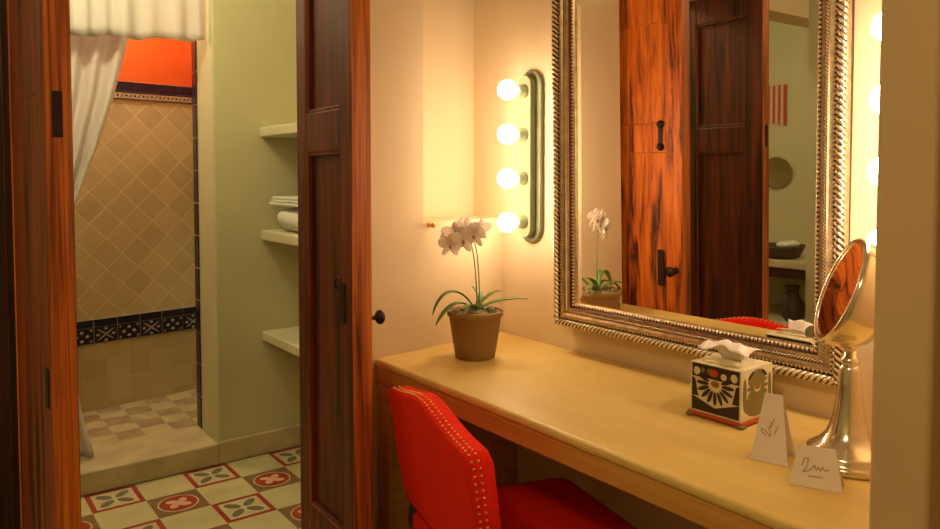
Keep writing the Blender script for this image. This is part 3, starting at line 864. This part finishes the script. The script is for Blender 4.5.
LE = [(2.14, -.15), (1.83, -.10), (1.378, .10), (1.116, .26), (.95, .32), (.80, .30), (.55, .22), (.3, .16), (.09, .10)]
q = MB(); nx = 110; nz = 60; vs = []
for j in range(nz + 1):
    z = 2.135 - (2.135 - .1005) * j / nz
    l_, r_ = interp(LE, z), interp(RE, z)
    am = .022 * min(1, (r_ - l_) / .6 + .25)
    for i in range(nx + 1):
        t_ = i / nx; x = l_ + (r_ - l_) * t_
        y = 3.405 + am * math.sin(t_ * 2 * PI * 9 + .8 * math.sin(t_ * 7)) + .006 * math.sin(t_ * 41 + z * 2)
        vs.append((x, y, z))
fs = [(j * (nx + 1) + i, j * (nx + 1) + i + 1, (j + 1) * (nx + 1) + i + 1, (j + 1) * (nx + 1) + i) for j in range(nz) for i in range(nx)]
q.add(vs, fs, 0, True)
sc = q.build('shower_curtain', 'curtain', solid=.0012)
tag(sc, 'long white shower curtain swept back to the left side of the shower', 'curtain')
q = MB(); q.tube([Vector((.385 + .085 * math.cos(a_), 3.405 + .034 * math.sin(a_), .95)) for a_ in (2 * PI * k_ / 24 for k_ in range(25))], .012, 8)
q.build('tie_band', 'curtain', sc)

# ------------------------------------------------------------------ console seen in the mirror
cs = thing('console_table', (-1.20, 2.42, 0), 'cream console with open shelves against the bathroom wall, seen in the mirror', 'table')
q = MB(); q.box((-.299, -.65, .66), (.20, .49, .705)); q.build('top', 'stone', cs, bevel=.006)
for y in (-.60, .42):
    q = MB(); q.box((-.295, y, 0), (.17, y + .05, .661)); q.build('side_panel', 'shelf', cs, bevel=.004)
q = MB(); q.box((-.295, -.551, .30), (.16, .421, .33)); q.build('shelf', 'shelf', cs)
q = MB(); q.box((.165, -.62, .60), (.185, .46, .659)); q.build('front_rail', 'wood_dark', cs)
bk = thing('wire_basket', (-1.12, 2.30, .706), 'dark basket of folded cloth on the console, seen in the mirror', 'basket')
q = MB(); q.lathe([(.08, 0), (.10, .01), (.125, .06), (.13, .075), (.122, .075), (.09, .015), (.001, .012)], 24); q.build('basket_body', 'basket', bk)
q = MB()
for i in range(6): q.ell((random.uniform(-.06, .06), random.uniform(-.06, .06), .08), (.05, .035, .02), 0, 8, 6, Matrix.Rotation(i, 4, 'Z'))
q.build('cloth', 'towel', bk)
bk = thing('dark_jug', (-1.13, 2.24, .331), 'dark jug on the console shelf, seen in the mirror', 'jug')
q = MB(); q.lathe([(.04, 0), (.07, .04), (.075, .09), (.04, .15), (.035, .19), (.045, .21)], 24); q.build('jug_body', 'basket', bk)
q = MB(); q.tube(bez([(.04, 0, .18), (.12, 0, .2), (.12, 0, .08), (.06, 0, .06)], 10), .008, 6); q.build('jug_handle', 'basket', bk)
# striped cloth hanging on the wall
q = MB()
for i in range(8):
    q.poly([(0, .0 + .018 * i, .26 - .012 * (i % 2)), (0, .018 + .018 * i, .26), (.004, .018 + .018 * i, .0 + .004 * i), (.004, .018 * i, .004 * i)], i % 2)
q.build('cloth_panel', ['tassel', 'tassel_w'], thing('hanging_cloth', (-1.493, 2.47, 1.50), 'red and cream striped cloth hanging on the bathroom wall, seen in the mirror', 'cloth'), solid=.004)

q = MB(); Tp_ = Matrix.Translation((-1.499, 2.53, 1.20)) @ Matrix.Rotation(PI / 2, 4, 'Y')
q.lathe([(.05, 0), (.06, .004), (.10, .014), (.102, .018), (.095, .016), (.055, .008), (.001, .008)], 28, mat=Tp_)
tag(q.build('wall_plate', 'boxolive'), 'round olive plate on the bathroom wall above the console, seen in the mirror', 'plate')

# ------------------------------------------------------------------ lights
def point(name, loc, power, col, r=.06):
    d = bpy.data.lights.new(name, 'POINT'); d.energy = power; d.color = col; d.shadow_soft_size = r
    o = bpy.data.objects.new(name, d); COL.objects.link(o); o.location = loc; return o
point('bathroom_ceiling_lamp', (.42, 2.75, 2.36), 20, (1.0, .88, .52), .07)
point('shower_ceiling_lamp', (.70, 3.85, 2.38), 17, (1.0, .84, .55), .05)
point('room_fill_light', (-.5, .3, 2.38), 21, (1.0, .74, .42), .1)  # unseen fill light added to brighten the camera side
wd = bpy.data.worlds.new('World'); S.world = wd; wd.use_nodes = True
wd.node_tree.nodes['Background'].inputs[0].default_value = (.9, .8, .6, 1); wd.node_tree.nodes['Background'].inputs[1].default_value = .03

# ------------------------------------------------------------------ camera
cam = bpy.data.cameras.new('camera'); co = bpy.data.objects.new('camera', cam); COL.objects.link(co)
cam.sensor_width = 36; cam.lens = 747 / 940 * 36; cam.clip_start = .02
co.location = (0, 0, 1.28)
th_ = math.radians(36.9); pit = math.radians(2.5)
co.rotation_euler = (PI / 2 - pit, 0, -math.atan2(.6, .8))
cam.shift_y = -58 / 940
S.camera = co
S.view_settings.view_transform = 'Standard'; S.view_settings.look = 'None'
S.view_settings.gamma = 1; S.view_settings.exposure = 0
S.view_settings.use_curve_mapping = False
